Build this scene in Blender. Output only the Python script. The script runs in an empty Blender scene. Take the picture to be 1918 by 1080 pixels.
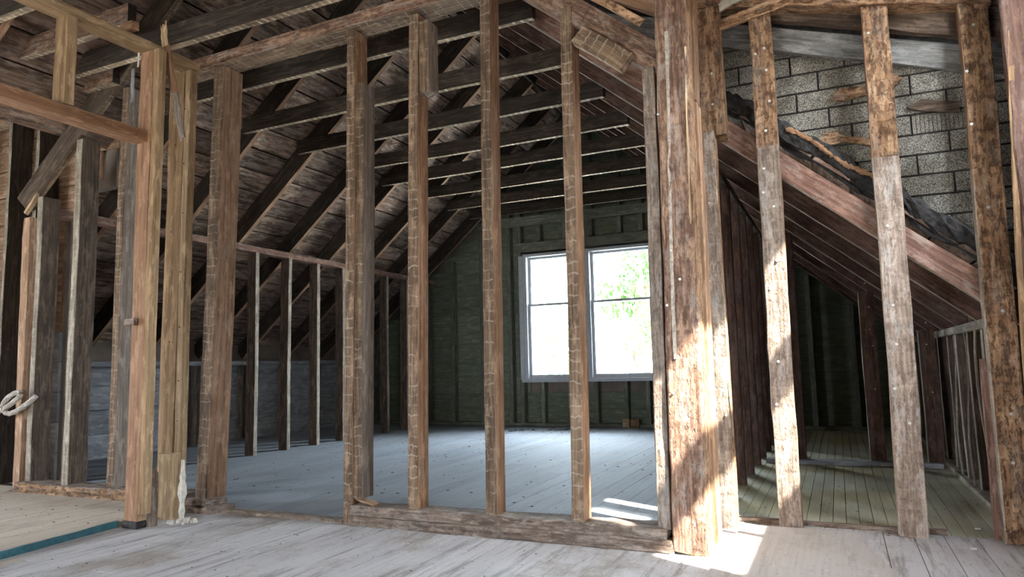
import bpy, math, random
from mathutils import Vector, Matrix
random.seed(7)
C = bpy.context.scene.collection
sc = bpy.context.scene

# ------------------------------------------------------------------ camera
EYE = Vector((0, 0, .74))
F_PX, YAW, PITCH, ROLL = 1314.4, .430782, .109313, -.0245258
def cam_matrix():
    cy, sy, cp, sp, cr, sr = math.cos(YAW), math.sin(YAW), math.cos(PITCH), math.sin(PITCH), math.cos(ROLL), math.sin(ROLL)
    Rz = Matrix(((cy, sy, 0), (-sy, cy, 0), (0, 0, 1)))
    B = Matrix(((1, 0, 0), (0, 0, -1), (0, 1, 0)))
    Rx = Matrix(((1, 0, 0), (0, cp, sp), (0, -sp, cp)))
    Rr = Matrix(((cr, -sr, 0), (sr, cr, 0), (0, 0, 1)))
    M = Rr @ Rx @ B @ Rz                      # rows: right, down, forward
    r, d, f = M[0], M[1], M[2]
    return Matrix(((r[0], -d[0], -f[0], EYE[0]), (r[1], -d[1], -f[1], EYE[1]), (r[2], -d[2], -f[2], EYE[2]), (0, 0, 0, 1)))
cd = bpy.data.cameras.new('camera'); cam = bpy.data.objects.new('camera', cd); C.objects.link(cam)
cam.matrix_world = cam_matrix()
cd.sensor_width = 36; cd.lens = F_PX / 1918 * 36; cd.clip_start = .02; cd.clip_end = 300
sc.camera = cam

# ------------------------------------------------------------------ light
SKY = 34.0
SUN = 20.0
EXPOSURE = 1.3
sun_dir = Vector((-1, .5, -1.25)).normalized()
w = bpy.data.worlds.new('world'); sc.world = w; w.use_nodes = True
nt = w.node_tree; bg = nt.nodes['Background']
sky = nt.nodes.new('ShaderNodeTexSky'); sky.sky_type = 'HOSEK_WILKIE'
sky.sun_direction = (-sun_dir.x, -sun_dir.y, -sun_dir.z); sky.turbidity = 5; sky.ground_albedo = .4
mixw = nt.nodes.new('ShaderNodeMix'); mixw.data_type = 'RGBA'; mixw.inputs[0].default_value = .55
nt.links.new(sky.outputs[0], mixw.inputs[6]); mixw.inputs[7].default_value = (.86, .93, 1.0, 1)
nt.links.new(mixw.outputs[2], bg.inputs[0]); bg.inputs[1].default_value = SKY
sl = bpy.data.lights.new('sun', 'SUN'); sl.energy = SUN; sl.angle = math.radians(.9); sl.color = (1, .95, .86)
so = bpy.data.objects.new('sun', sl); C.objects.link(so); so.rotation_euler = sun_dir.to_track_quat('-Z', 'Y').to_euler()
def portal(x, y, z, sx, sy, direction):
    l = bpy.data.lights.new('window_portal', 'AREA'); l.shape = 'RECTANGLE'; l.size = sx; l.size_y = sy
    l.cycles.is_portal = True
    o = bpy.data.objects.new('window_portal', l); C.objects.link(o); o.location = (x, y, z)
    o.rotation_euler = Vector(direction).to_track_quat('-Z', 'Z').to_euler()
portal(-2.69, 8.2, 1.34, 1.6, 1.56, (0, -1, 0))
portal(-1.9, -1.95, .95, .9, 1.1, (0, 1, 0))
portal(-6.75, .5, 1.1, 1.0, 1.4, (1, 0, 0))
portal(.95, 2.45, 1.9, 1.3, 1.3, (-1, 0, 0))
portal(1.25, -1.0, .95, 1.0, 1.1, (-1, 0, 0))
sc.view_settings.view_transform = 'Standard'; sc.view_settings.look = 'None'
sc.view_settings.exposure = EXPOSURE; sc.view_settings.gamma = 1; sc.view_settings.use_curve_mapping = False
sc.cycles.use_denoising = True
sc.cycles.max_bounces = 10; sc.cycles.diffuse_bounces = 3; sc.cycles.sample_clamp_indirect = 12

# ------------------------------------------------------------------ materials
def base_mat(name, rough=.8, spec=.3):
    m = bpy.data.materials.new(name); m.use_nodes = True
    b = m.node_tree.nodes['Principled BSDF']; b.inputs['Roughness'].default_value = rough
    b.inputs['Specular IOR Level'].default_value = spec
    return m, m.node_tree, b
class N:
    def __init__(s, nt): s.nt = nt
    def new(s, t, **kw):
        n = s.nt.nodes.new(t)
        for k, v in kw.items(): setattr(n, k, v)
        return n
    def link(s, a, b): s.nt.links.new(a, b)
    def math(s, op, a, b=None, c=None):
        n = s.new('ShaderNodeMath', operation=op)
        for i, v in enumerate((a, b, c)):
            if v is None: continue
            if isinstance(v, (int, float)): n.inputs[i].default_value = v
            else: s.link(v, n.inputs[i])
        return n.outputs[0]
    def vmath(s, op, a, b):
        n = s.new('ShaderNodeVectorMath', operation=op)
        for i, v in enumerate((a, b)):
            if isinstance(v, tuple): n.inputs[i].default_value = v
            else: s.link(v, n.inputs[i])
        return n.outputs[0]
    def noise(s, vec, scale=1, detail=3, rough=.5, out=0):
        n = s.new('ShaderNodeTexNoise'); s.link(vec, n.inputs['Vector'])
        n.inputs['Scale'].default_value = scale; n.inputs['Detail'].default_value = detail; n.inputs['Roughness'].default_value = rough
        return n.outputs[out]
    def ramp(s, fac, stops):
        n = s.new('ShaderNodeValToRGB'); e = n.color_ramp.elements
        while len(e) < len(stops): e.new(.5)
        for i, (p, c) in enumerate(stops):
            e[i].position = p; e[i].color = (*c, 1) if len(c) == 3 else c
        s.link(fac, n.inputs[0]); return n.outputs[0]
    def step(s, fac, a, b):
        n = s.new('ShaderNodeMapRange'); n.inputs[1].default_value = a; n.inputs[2].default_value = b
        n.interpolation_type = 'SMOOTHSTEP'; s.link(fac, n.inputs[0]); return n.outputs[0]
    def mix(s, fac, a, b, mode='MIX'):
        n = s.new('ShaderNodeMix', data_type='RGBA', blend_type=mode)
        for i, v in ((0, fac), (6, a), (7, b)):
            if isinstance(v, (int, float)): n.inputs[i].default_value = v
            elif isinstance(v, tuple): n.inputs[i].default_value = (*v, 1)
            else: s.link(v, n.inputs[i])
        return n.outputs[2]
    def bump(s, h, strength, dist, bsdf, prev=None):
        n = s.new('ShaderNodeBump'); n.inputs['Strength'].default_value = strength; n.inputs['Distance'].default_value = dist
        s.link(h, n.inputs['Height'])
        if prev: s.link(prev, n.inputs['Normal'])
        s.link(n.outputs[0], bsdf.inputs['Normal']); return n.outputs[0]

def wood(name, dark, mid, light, lath=0, bandw=.04, lath_col=(.38, .33, .27), grime=.5, dust=0, vary=.35, rough=.82, spots=.6, chalk=0, rot=0, gs=1.0, spec=.25):
    m, nt, b = base_mat(name, rough, spec); n = N(nt)
    uv = n.new('ShaderNodeTexCoord').outputs['UV']
    rnd = n.new('ShaderNodeObjectInfo').outputs['Random']
    off = n.new('ShaderNodeCombineXYZ'); n.link(n.math('MULTIPLY', rnd, 53.7), off.inputs[0]); n.link(n.math('MULTIPLY', rnd, 191.3), off.inputs[1])
    v = n.vmath('ADD', uv, off.outputs[0])
    warp = n.noise(n.vmath('MULTIPLY', v, (3, 9, 1)), 1, 2, .5, out=1)
    vw = n.vmath('ADD', v, n.vmath('MULTIPLY', warp, (.0, .03, 0)))
    g = n.noise(n.vmath('MULTIPLY', vw, (2.2 * gs, 75 * gs, 1)), 1, 6, .65)
    col = n.ramp(g, [(.35, dark), (.5, mid), (.66, light)])
    bl = n.noise(n.vmath('MULTIPLY', v, (4, 13, 1)), 1, 5, .65)
    col = n.mix(n.math('MULTIPLY', n.step(bl, .46, .60), grime), col, tuple(x * .45 for x in dark))
    bl2 = n.noise(n.vmath('MULTIPLY', v, (7, 22, 3.3)), 1, 4, .7)
    col = n.mix(n.math('MULTIPLY', n.step(bl2, .50, .64), .6), col, tuple(min(1, x * 1.35) for x in light))
    h = n.math('MULTIPLY', g, .6)
    if spots:
        vo = n.new('ShaderNodeTexVoronoi'); vo.feature = 'F1'; n.link(n.vmath('MULTIPLY', v, (14, 26, 1)), vo.inputs['Vector'])
        sp = n.math('MULTIPLY', n.math('SUBTRACT', 1, n.step(vo.outputs['Distance'], .08, .17)), spots)
        col = n.mix(sp, col, tuple(x * .25 for x in dark)); h = n.math('SUBTRACT', h, n.math('MULTIPLY', sp, .6))
    if rot:
        rz = n.noise(n.vmath('MULTIPLY', v, (16, 34, 1)), 1, 5, .75)
        rm = n.math('MULTIPLY', n.step(rz, .5, .6), rot)
        col = n.mix(rm, col, tuple(x * .38 for x in dark)); h = n.math('SUBTRACT', h, rm)
    if lath:
        sep = n.new('ShaderNodeSeparateXYZ'); n.link(uv, sep.inputs[0])
        jit = n.noise(n.vmath('MULTIPLY', v, (9, 30, 1)), 1, 2, .5)
        t = n.math('FRACT', n.math('ADD', n.math('MULTIPLY', sep.outputs[0], 1 / .047), n.math('MULTIPLY', jit, .8)))
        band = n.math('SUBTRACT', 1, n.step(n.math('ABSOLUTE', n.math('SUBTRACT', t, .5)), bandw, bandw + .08))
        pat = n.step(n.noise(n.vmath('MULTIPLY', v, (11, 9, 2)), 1, 3, .6), .42, .64)
        msk = n.math('MULTIPLY', n.math('MULTIPLY', band, pat), lath)
        # the wood between two lath lines is a little darker and stained
        col = n.mix(n.math('MULTIPLY', n.math('SUBTRACT', 1, band), .18), col, tuple(x * .7 for x in dark))
        col = n.mix(msk, col, lath_col); h = n.math('ADD', h, n.math('MULTIPLY', msk, .8))
    if rot:
        sep2 = n.new('ShaderNodeSeparateXYZ'); n.link(uv, sep2.inputs[0])
        t2 = n.math('FRACT', n.math('ADD', n.math('MULTIPLY', sep2.outputs[0], 1 / .047), n.math('MULTIPLY', n.noise(n.vmath('MULTIPLY', v, (12, 25, 1)), 1, 3, .6), 1.3)))
        b2 = n.math('MULTIPLY', n.step(t2, .45, .8), n.step(n.noise(n.vmath('MULTIPLY', v, (9, 20, 4)), 1, 4, .7), .45, .6))
        col = n.mix(n.math('MULTIPLY', b2, .6 * min(1, rot * 1.6)), col, tuple(x * .55 for x in dark)); h = n.math('SUBTRACT', h, n.math('MULTIPLY', b2, .5))
    if chalk:
        ch = n.noise(n.vmath('MULTIPLY', v, (5, 16, 1)), 1, 6, .8)
        col = n.mix(n.math('MULTIPLY', n.step(ch, .5, .62), chalk), col, (.50, .46, .42))
    if dust:
        ds = n.noise(n.vmath('MULTIPLY', v, (30, 60, 1)), 1, 3, .8)
        col = n.mix(n.math('MULTIPLY', n.step(ds, .62, .72), dust), col, (.55, .52, .48))
    br = n.math('ADD', n.math('MULTIPLY', n.math('FRACT', n.math('MULTIPLY', rnd, 17.3)), vary), 1 - vary / 2)
    cb = n.new('ShaderNodeCombineColor')
    for i in range(3): n.link(br, cb.inputs[i])
    col = n.mix(1.0, col, cb.outputs[0], 'MULTIPLY')
    n.link(col, b.inputs['Base Color'])
    n.bump(h, .9, .006, b)
    return m

M = {}
M['lath_brown'] = wood('lath_brown', (.085, .052, .032), (.175, .112, .070), (.29, .20, .13), lath=.5, dust=.3, grime=.55)
M['red_side'] = wood('red_side', (.17, .085, .045), (.29, .165, .095), (.39, .245, .155), grime=.25, spots=.35, gs=.7, chalk=.12)
M['gray_side'] = wood('gray_side', (.17, .135, .11), (.27, .22, .18), (.36, .30, .25), grime=.3, spots=.25)
M['rough_post'] = wood('rough_post', (.11, .055, .036), (.22, .125, .083), (.36, .23, .155), grime=.5, dust=.3, chalk=.32, rot=.4)
M['orange_rot'] = wood('orange_rot', (.17, .085, .045), (.36, .205, .11), (.52, .33, .19), grime=.35, rot=.75, dust=.3, chalk=.2, lath=.15)
M['rot_gray'] = wood('rot_gray', (.17, .12, .09), (.30, .225, .175), (.44, .35, .28), grime=.3, rot=.35, dust=.3, chalk=.5, lath=.15)
M['maroon'] = wood('maroon', (.060, .030, .022), (.10, .055, .040), (.15, .085, .062), grime=.3, dust=.15, chalk=.12)
M['maroon_brace'] = wood('maroon_brace', (.11, .055, .038), (.18, .098, .07), (.25, .145, .11), grime=.25, dust=.2, chalk=.25)
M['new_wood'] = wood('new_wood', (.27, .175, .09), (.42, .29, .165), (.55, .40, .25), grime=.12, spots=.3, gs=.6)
M['new_shadow'] = wood('new_shadow', (.17, .095, .045), (.27, .165, .085), (.36, .235, .13), grime=.2, spots=.3, gs=.6)  # shaded copy of new_wood, the shade is put into the colour
M['header_wood'] = wood('header_wood', (.19, .095, .05), (.28, .15, .085), (.36, .21, .13), grime=.2, spots=.5, gs=.6)
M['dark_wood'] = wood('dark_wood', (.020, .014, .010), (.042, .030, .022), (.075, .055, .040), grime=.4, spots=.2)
M['joist_face'] = wood('joist_face', (.19, .13, .085), (.33, .245, .165), (.48, .38, .27), lath=.9, bandw=.14, lath_col=(.64, .56, .43), grime=.5, dust=.2)  # lath-marked underside, with bounce light from the floor put into its pale colour
M['dark_stud'] = wood('dark_stud', (.045, .030, .020), (.085, .058, .040), (.14, .10, .075), grime=.4, dust=.15)
M['knee_edge'] = wood('knee_edge', (.18, .145, .11), (.32, .27, .21), (.45, .40, .33), lath=.5, grime=.4)
M['deck'] = wood('deck', (.12, .072, .048), (.235, .155, .112), (.36, .26, .205), grime=.75, vary=.75, spots=.8, chalk=.3, gs=.5)
M['wall_board'] = wood('wall_board', (.13, .145, .10), (.17, .185, .13), (.21, .225, .165), grime=.3, vary=.3, spots=.2)  # green-grey boards; the haze glow round the window is put into this tone
M['gable_stud'] = wood('gable_stud', (.12, .125, .09), (.18, .18, .14), (.26, .26, .20), lath=.3, lath_col=(.13, .13, .10), grime=.3)
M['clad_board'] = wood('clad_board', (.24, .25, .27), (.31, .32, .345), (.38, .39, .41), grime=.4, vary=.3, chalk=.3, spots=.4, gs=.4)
M['left_sheath'] = wood('left_sheath', (.18, .10, .06), (.29, .175, .11), (.40, .27, .18), grime=.3, vary=.3)
M['gray_rake'] = wood('gray_rake', (.13, .125, .115), (.22, .215, .205), (.32, .315, .30), grime=.4, chalk=.4)
M['sole'] = wood('sole', (.12, .080, .058), (.21, .15, .115), (.32, .25, .20), grime=.5, dust=.45, rot=.3, chalk=.3)
M['plaster'] = base_mat('plaster', .9)[0]
def flat(name, c, rough=.8, bump=0, var=.3, scale=30, spec=.3, metallic=0):
    m, nt, b = base_mat(name, rough, spec); n = N(nt); b.inputs['Metallic'].default_value = metallic
    oc = n.new('ShaderNodeTexCoord').outputs['Object']
    f = n.noise(oc, scale, 4, .6)
    n.link(n.ramp(f, [(.3, tuple(x * (1 - var) for x in c)), (.7, tuple(min(1, x * (1 + var)) for x in c))]), b.inputs['Base Color'])
    if bump: n.bump(f, bump, .006, b)
    return m
M['plaster'] = flat('plaster', (.50, .465, .40), .9, .8)
M['char'] = flat('char', (.030, .027, .026), .75, 1, .8, 40)
M['window_paint'] = flat('window_paint', (.46, .48, .50), .5, .1, .1)
M['window_dark'] = flat('window_dark', (.26, .26, .26), .6, .2, .2)
M['teal'] = flat('teal', (.045, .14, .17), .5, .2, .3)
M['chalk'] = flat('chalk', (.42, .36, .30), .95, .6, .4, 60)
M['rope'] = flat('rope', (.42, .38, .33), .9, .5, .3, 120)
M['nail'] = flat('nail', (.62, .6, .57), .45, 0, .1, 10, .5, .4)
M['rust_nail'] = flat('rust_nail', (.10, .055, .035), .8, 0, .3)
M['debris'] = flat('debris', (.06, .045, .033), .95, 0, .6, 20)
M['debris_pale'] = flat('debris_pale', (.62, .60, .56), .95, 0, .2, 20)
M['bark'] = flat('bark', (.12, .09, .06), .9, .5, .4, 8)
M['leaf'] = flat('leaf', (.07, .16, .04), .6, 0, .5, 3)
M['bounce_ground'] = flat('bounce_ground', (.70, .68, .62), .95, 0, .15, .6)  # pale ground, lightened to bounce more daylight up onto the roof boards
M['outer'] = flat('outer', (.20, .16, .13), .9, .2, .3, 3)
M['tar'] = flat('tar', (.012, .011, .010), .9, .2, .3, 3)
M['inner_shell'] = wood('inner_shell', (.10, .075, .055), (.17, .13, .10), (.24, .19, .15), grime=.3)
# granular faux brick
m, nt, b = base_mat('granule', .95, .2); n = N(nt)
oc = n.new('ShaderNodeTexCoord').outputs['Object']
g = n.noise(oc, 210, 2, .7); g2 = n.noise(oc, 5, 3, .6)
col = n.ramp(g, [(.36, (.06, .055, .045)), (.5, (.21, .195, .165)), (.64, (.44, .41, .35))])
col = n.mix(n.step(g2, .42, .62), col, (.62, .60, .56), 'MULTIPLY')
n.link(col, b.inputs['Base Color']); n.bump(g, .9, .003, b); M['granule'] = m
# painted floor: gray paint worn to wood, dirt in the grain
def floor_mat(name, paint, worn, wear=.5, rough=.5, tint=None, dirt=.5, spec=.3):
    m, nt, b = base_mat(name, rough, spec); n = N(nt)
    gpos = n.new('ShaderNodeNewGeometry').outputs['Position']
    uv = n.new('ShaderNodeTexCoord').outputs['UV']; rnd = n.new('ShaderNodeObjectInfo').outputs['Random']
    off = n.new('ShaderNodeCombineXYZ'); n.link(n.math('MULTIPLY', rnd, 53.7), off.inputs[0]); n.link(n.math('MULTIPLY', rnd, 191.3), off.inputs[1])
    v = n.vmath('ADD', uv, off.outputs[0])
    g = n.noise(n.vmath('MULTIPLY', v, (2, 60, 1)), 1, 5, .65)
    col = n.mix(n.math('MULTIPLY', n.step(g, .35, .7), .35), paint, tuple(x * .75 for x in paint))
    wz = n.noise(n.vmath('MULTIPLY', gpos, (1.6, 1.1, 1)), 1, 7, .75)
    col = n.mix(n.math('MULTIPLY', n.step(wz, .48, .62), wear), col, worn)
    if tint: col = n.mix(n.math('MULTIPLY', n.step(n.noise(gpos, .9, 3, .6), .45, .6), .6), col, tint)
    stv = n.noise(n.vmath('MULTIPLY', gpos, (22, 1.6, 1)), 1, 6, .75)
    col = n.mix(n.math('MULTIPLY', n.step(stv, .50, .64), wear * .75), col, tuple(x * .62 for x in worn))
    dz = n.noise(gpos, 55, 3, .7)
    col = n.mix(n.math('MULTIPLY', n.step(dz, .62, .70), dirt), col, (.10, .08, .06))
    dz2 = n.noise(gpos, 24, 5, .75)
    col = n.mix(n.math('MULTIPLY', n.step(dz2, .58, .72), .4), col, (.62, .61, .58))
    br = n.math('ADD', n.math('MULTIPLY', n.math('FRACT', n.math('MULTIPLY', rnd, 17.3)), .16), .92)
    cb = n.new('ShaderNodeCombineColor')
    for i in range(3): n.link(br, cb.inputs[i])
    col = n.mix(1.0, col, cb.outputs[0], 'MULTIPLY')
    n.link(col, b.inputs['Base Color']); n.bump(n.math('ADD', g, dz), .35, .003, b)
    n.link(n.math('ADD', n.math('MULTIPLY', dz2, .35), rough - .12), b.inputs['Roughness'])
    return m
M['floor_main'] = floor_mat('floor_main', (.29, .32, .355), (.26, .27, .265), .4, .72, spec=.1)
M['floor_front'] = floor_mat('floor_front', (.48, .465, .465), (.30, .26, .225), .9, .62, dirt=.7)
M['floor_right'] = floor_mat('floor_right', (.46, .45, .33), (.32, .30, .20), .5, .6, (.33, .27, .11))
M['ply'] = floor_mat('ply', (.60, .52, .42), (.40, .33, .25), .7, .8, dirt=.8)
M['ply_pale'] = floor_mat('ply_pale', (.40, .37, .34), (.32, .28, .24), .5, .75)
m, nt, b = base_mat('glass'); n = N(nt)
tr = n.new('ShaderNodeBsdfTransparent'); tr.inputs[0].default_value = (.96, .98, .98, 1)
gl = n.new('ShaderNodeBsdfGlossy'); gl.inputs['Roughness'].default_value = .03
lw = n.new('ShaderNodeFresnel'); lw.inputs[0].default_value = 1.25
mx = n.new('ShaderNodeMixShader'); n.link(lw.outputs[0], mx.inputs[0]); n.link(tr.outputs[0], mx.inputs[1]); n.link(gl.outputs[0], mx.inputs[2])
n.link(mx.outputs[0], nt.nodes['Material Output'].inputs[0]); M['glass'] = m

# ------------------------------------------------------------------ geometry helpers
def timber_data(p0, p1, w, d, A, seg=None, ch=.003, jit=.0015, warp=.003, ends=(0, 0), seed=None, notch=()):
    """a sawn stick: rings of 8 points from p0 to p1; w along A, d along L x A. Face mats: front(-B), right(+A), back(+B), left(-A)."""
    rs = random.Random(seed if seed is not None else random.random())
    p0 = Vector(p0); p1 = Vector(p1); L = p1 - p0; ln = L.length; L.normalize()
    A = Vector(A); A = (A - L * A.dot(L)).normalized(); B = L.cross(A)
    seg = seg or max(2, min(26, int(ln / .13)))
    cs = [(-w/2+ch, -d/2), (w/2-ch, -d/2), (w/2, -d/2+ch), (w/2, d/2-ch), (w/2-ch, d/2), (-w/2+ch, d/2), (-w/2, d/2-ch), (-w/2, -d/2+ch)]
    V, Fs, UV, MI = [], [], [], []
    ph1, ph2 = rs.random() * 6, rs.random() * 6
    for i in range(seg + 1):
        t = i / seg
        wa = warp * math.sin(t * 3.1 + ph1) * math.sin(math.pi * t); wb = warp * math.sin(t * 4 + ph2) * math.sin(math.pi * t)
        for k, (a, b) in enumerate(cs):
            e = 0
            if i == 0 and ends[0]: e = rs.uniform(-ends[0], ends[0])
            if i == seg and ends[1]: e = rs.uniform(-ends[1], ends[1])
            V.append(p0 + L * (t * ln + e) + A * (a + wa + rs.uniform(-jit, jit)) + B * (b + wb + rs.uniform(-jit, jit)))
    per = [0]
    for k in range(8):
        q, r = cs[k], cs[(k + 1) % 8]; per.append(per[-1] + math.hypot(q[0] - r[0], q[1] - r[1]))
    side = [0, 0, 1, 1, 2, 2, 3, 3]
    for i in range(seg):
        for k in range(8):
            k2 = (k + 1) % 8
            Fs.append((i * 8 + k, i * 8 + k2, (i + 1) * 8 + k2, (i + 1) * 8 + k))
            u0, u1 = i / seg * ln, (i + 1) / seg * ln
            UV += [(u0, per[k]), (u0, per[k + 1]), (u1, per[k + 1]), (u1, per[k])]; MI.append(side[k])
    for base, rev in ((0, True), (seg * 8, False)):
        f = [base + k for k in range(8)]; uvs = [(cs[k][0], cs[k][1]) for k in range(8)]
        if rev: f.reverse(); uvs.reverse()
        Fs.append(tuple(f)); UV += uvs; MI.append(1)
    return V, Fs, UV, MI
def make_mesh(name, V, Fs, mats, UV=None, MI=None, origin=None):
    o = Vector(origin) if origin is not None else Vector((0, 0, 0))
    me = bpy.data.meshes.new(name); me.from_pydata([tuple(Vector(v) - o) for v in V], [], Fs)
    for m_ in mats: me.materials.append(m_)
    if UV:
        l = me.uv_layers.new(name='UVMap'); l.data.foreach_set('uv', [c for p in UV for c in p])
    if MI: me.polygons.foreach_set('material_index', MI)
    me.update(); return me
def link(name, me, parent=None, loc=(0, 0, 0)):
    o = bpy.data.objects.new(name, me); C.objects.link(o)
    if parent is not None:
        o.parent = parent; o.location = Vector(loc) - world_loc(parent)
    else: o.location = loc
    return o
def world_loc(o):
    l = Vector(o.location)
    while o.parent: o = o.parent; l += Vector(o.location)
    return l
def tag(o, label=None, cat=None, group=None, kind=None):
    if label: o['label'] = label
    if cat: o['category'] = cat
    if group: o['group'] = group
    if kind: o['kind'] = kind
    return o
def empty(name, loc=(0, 0, 0), parent=None):
    o = bpy.data.objects.new(name, None); C.objects.link(o); o.empty_display_size = .1
    if parent is not None: o.parent = parent; o.location = Vector(loc) - world_loc(parent)
    else: o.location = loc
    return o
def mats4(m_):
    m_ = (m_,) if isinstance(m_, str) else m_
    m_ = list(m_) + [m_[-1]] * (4 - len(m_)); return [M[x] for x in m_]
def timber(name, mats, p0, p1, w, d, A, parent=None, **kw):
    V, Fs, UV, MI = timber_data(p0, p1, w, d, A, **kw)
    o0 = p0 if p0[2] <= p1[2] else p1
    return link(name, make_mesh(name, V, Fs, mats4(mats), UV, MI, o0), parent, o0)
def upright(name, mats, x0, x1, y0, y1, z0, z1, lean=0, leany=0, parent=None, **kw):
    xc, yc = (x0 + x1) / 2, (y0 + y1) / 2
    return timber(name, mats, (xc, yc, z0), (xc + lean, yc + leany, z1), x1 - x0, y1 - y0, (1, 0, 0), parent, **kw)
def along_x(name, mats, x0, x1, y0, y1, z0, z1, parent=None, dz=0, **kw):   # front = underside, right = +Y face, back = top, left = -Y face
    yc, zc = (y0 + y1) / 2, (z0 + z1) / 2
    return timber(name, mats, (x0, yc, zc), (x1, yc, zc + dz), y1 - y0, z1 - z0, (0, 1, 0), parent, **kw)
def along_y(name, mats, x0, x1, y0, y1, z0, z1, parent=None, **kw):        # front = underside, right = -X face, left = +X face
    xc, zc = (x0 + x1) / 2, (z0 + z1) / 2
    return timber(name, mats, (xc, y0, zc), (xc, y1, zc), x1 - x0, z1 - z0, (-1, 0, 0), parent, **kw)
_plank_cache = {}
def plank(name, mat, L, W, T, parent, centre, rot=(0, 0, 0)):
    """a board of length L (local x), width W (local y), thickness T, shared between alike boards"""
    key = (mat, round(L, 2), round(W, 3), round(T, 3))
    if key not in _plank_cache:
        V, Fs, UV, MI = timber_data((-L/2, 0, 0), (L/2, 0, 0), W, T, (0, 1, 0), seg=2, ch=(.0008 if mat.startswith("floor") else .002), jit=(.0002 if mat.startswith("floor") else .001), warp=.0, seed=len(_plank_cache))
        _plank_cache[key] = make_mesh(name, V, Fs, [M[mat]], UV)
    o = bpy.data.objects.new(name, _plank_cache[key]); C.objects.link(o); o.parent = parent
    o.location = Vector(centre) - world_loc(parent); o.rotation_euler = rot
    return o
def boxes(name, lst, mat, parent=None, uvscale=1):
    V, Fs, UV = [], [], []
    for (x0, x1, y0, y1, z0, z1) in lst:
        b0 = len(V)
        V += [(x0, y0, z0), (x1, y0, z0), (x1, y1, z0), (x0, y1, z0), (x0, y0, z1), (x1, y0, z1), (x1, y1, z1), (x0, y1, z1)]
        for f in ((0, 3, 2, 1), (4, 5, 6, 7), (0, 1, 5, 4), (2, 3, 7, 6), (1, 2, 6, 5), (3, 0, 4, 7)):
            Fs.append(tuple(b0 + i for i in f))
            for i in f:
                p = V[b0 + i]
                UV.append((p[0] + p[1], p[2]) if f not in ((0, 3, 2, 1), (4, 5, 6, 7)) else (p[0], p[1]))
    o0 = V[0]
    return link(name, make_mesh(name, V, Fs, [M[mat]], UV, None, o0), parent, o0)
ORD = 'first second third fourth fifth sixth seventh eighth ninth tenth eleventh twelfth thirteenth fourteenth fifteenth'.split()

# roof geometry of the main gable
S = .84; SL = math.atan(S); CS, SN = math.cos(SL), math.sin(SL)
XL, XR, RX = -4.0, -1.4, -2.7
def zl(x): return 2.6 - S * (XL - x)
def zr(x): return 2.6 - S * (x - XR)
RZ = zl(RX)
RD = .155                                     # rafter depth
KX, OX, RKX, ROX = -4.78, -6.06, -.6, .64      # knee walls and outer walls
BY = 8.0                                       # inner face of the gable wall

# ------------------------------------------------------------------ setting: floors
fl = tag(empty('floor', (-2.7, 3, 0)), kind='structure')
random.seed(11)
bw = .112
x = -6.12; i = 0
while x < .62:
    right = x > -.70; bw = .056 if right else .112
    cuts = [2.84, 4.4 + .9 * ((i * 7) % 5) / 5, 6.3 + .8 * ((i * 3) % 4) / 4, BY + .05]
    if right: cuts = [3.46, 5.52, BY + .05]
    if x < -4.75: cuts = [3.2, 5.4 + .2 * (i % 4), BY + .05]
    for a, b_ in zip(cuts, cuts[1:]):
        plank('floorboard', 'floor_right' if right else 'floor_main', b_ - a - .003, bw - (.003 if right else .0011), .02, fl, (x + bw / 2, (a + b_) / 2, -.010 + random.uniform(-.0003, .0003)), (0, 0, math.pi / 2))
    x += bw; i += 1
x = -3.24; i = 0; bw = .112
while x < 1.2:
    cuts = [-1.9, .2 + .3 * (i % 3), 1.6 + .25 * ((i * 5) % 4), 2.84]
    if x > -.76: cuts[-1] = 3.46
    for a, b_ in zip(cuts, cuts[1:]):
        plank('floorboard', 'floor_front', b_ - a - .003, bw - .0022, .02, fl, (x + bw / 2, (a + b_) / 2, -.010 + random.uniform(-.001, .001)), (0, 0, math.pi / 2))
    x += bw; i += 1
x = -6.7
while x < -3.3:
    plank('floorboard', 'ply', 4.7, .3, .02, fl, (x + .15, .5, -.010), (0, 0, math.pi / 2)); x += .302
boxes('subfloor', [(-6.8, 1.3, -2, BY + .2, -.12, -.021)], 'dark_stud', fl)
# plywood sheets laid over the boards
def sheet(name, outline, z0, z1, mat):
    V = [(x, y, z0) for x, y in outline] + [(x, y, z1) for x, y in outline]; k = len(outline)
    Fs = [tuple(range(k, 2 * k)), tuple(reversed(range(k)))] + [(i, (i + 1) % k, k + (i + 1) % k, k + i) for i in range(k)]
    UV = [(V[i][1], V[i][0]) for f in Fs for i in f]
    return link(name, make_mesh(name, V, Fs, [M[mat]], UV, None, V[0]), None, V[0])
tag(sheet('plywood_sheet', [(-6.6, .9), (-3.17, .9), (-3.16, 1.35), (-3.20, 1.82), (-3.235, 2.1), (-3.27, 2.43), (-3.30, 2.80), (-3.9, 2.815), (-4.5, 2.81), (-4.86, 2.80), (-5.0, 2.95), (-6.6, 3.0)], .0, .022, 'ply'),
    'pale brown plywood sheet on the floor beyond the blue-green edge strip', 'plywood')
tag(sheet('plywood_sheet', [(-.47, 1.2), (.02, 1.2), (.30, 1.6), (.22, 2.2), (.14, 2.75), (.045, 3.17), (.05, 3.25), (.035, 3.37), (-.1, 3.385), (-.30, 3.375), (-.43, 3.36), (-.46, 3.0)], .0, .009, 'ply_pale'),
    'thin tan plywood patch on the floor in front of the brick-pattern wall studs', 'plywood')
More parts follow.
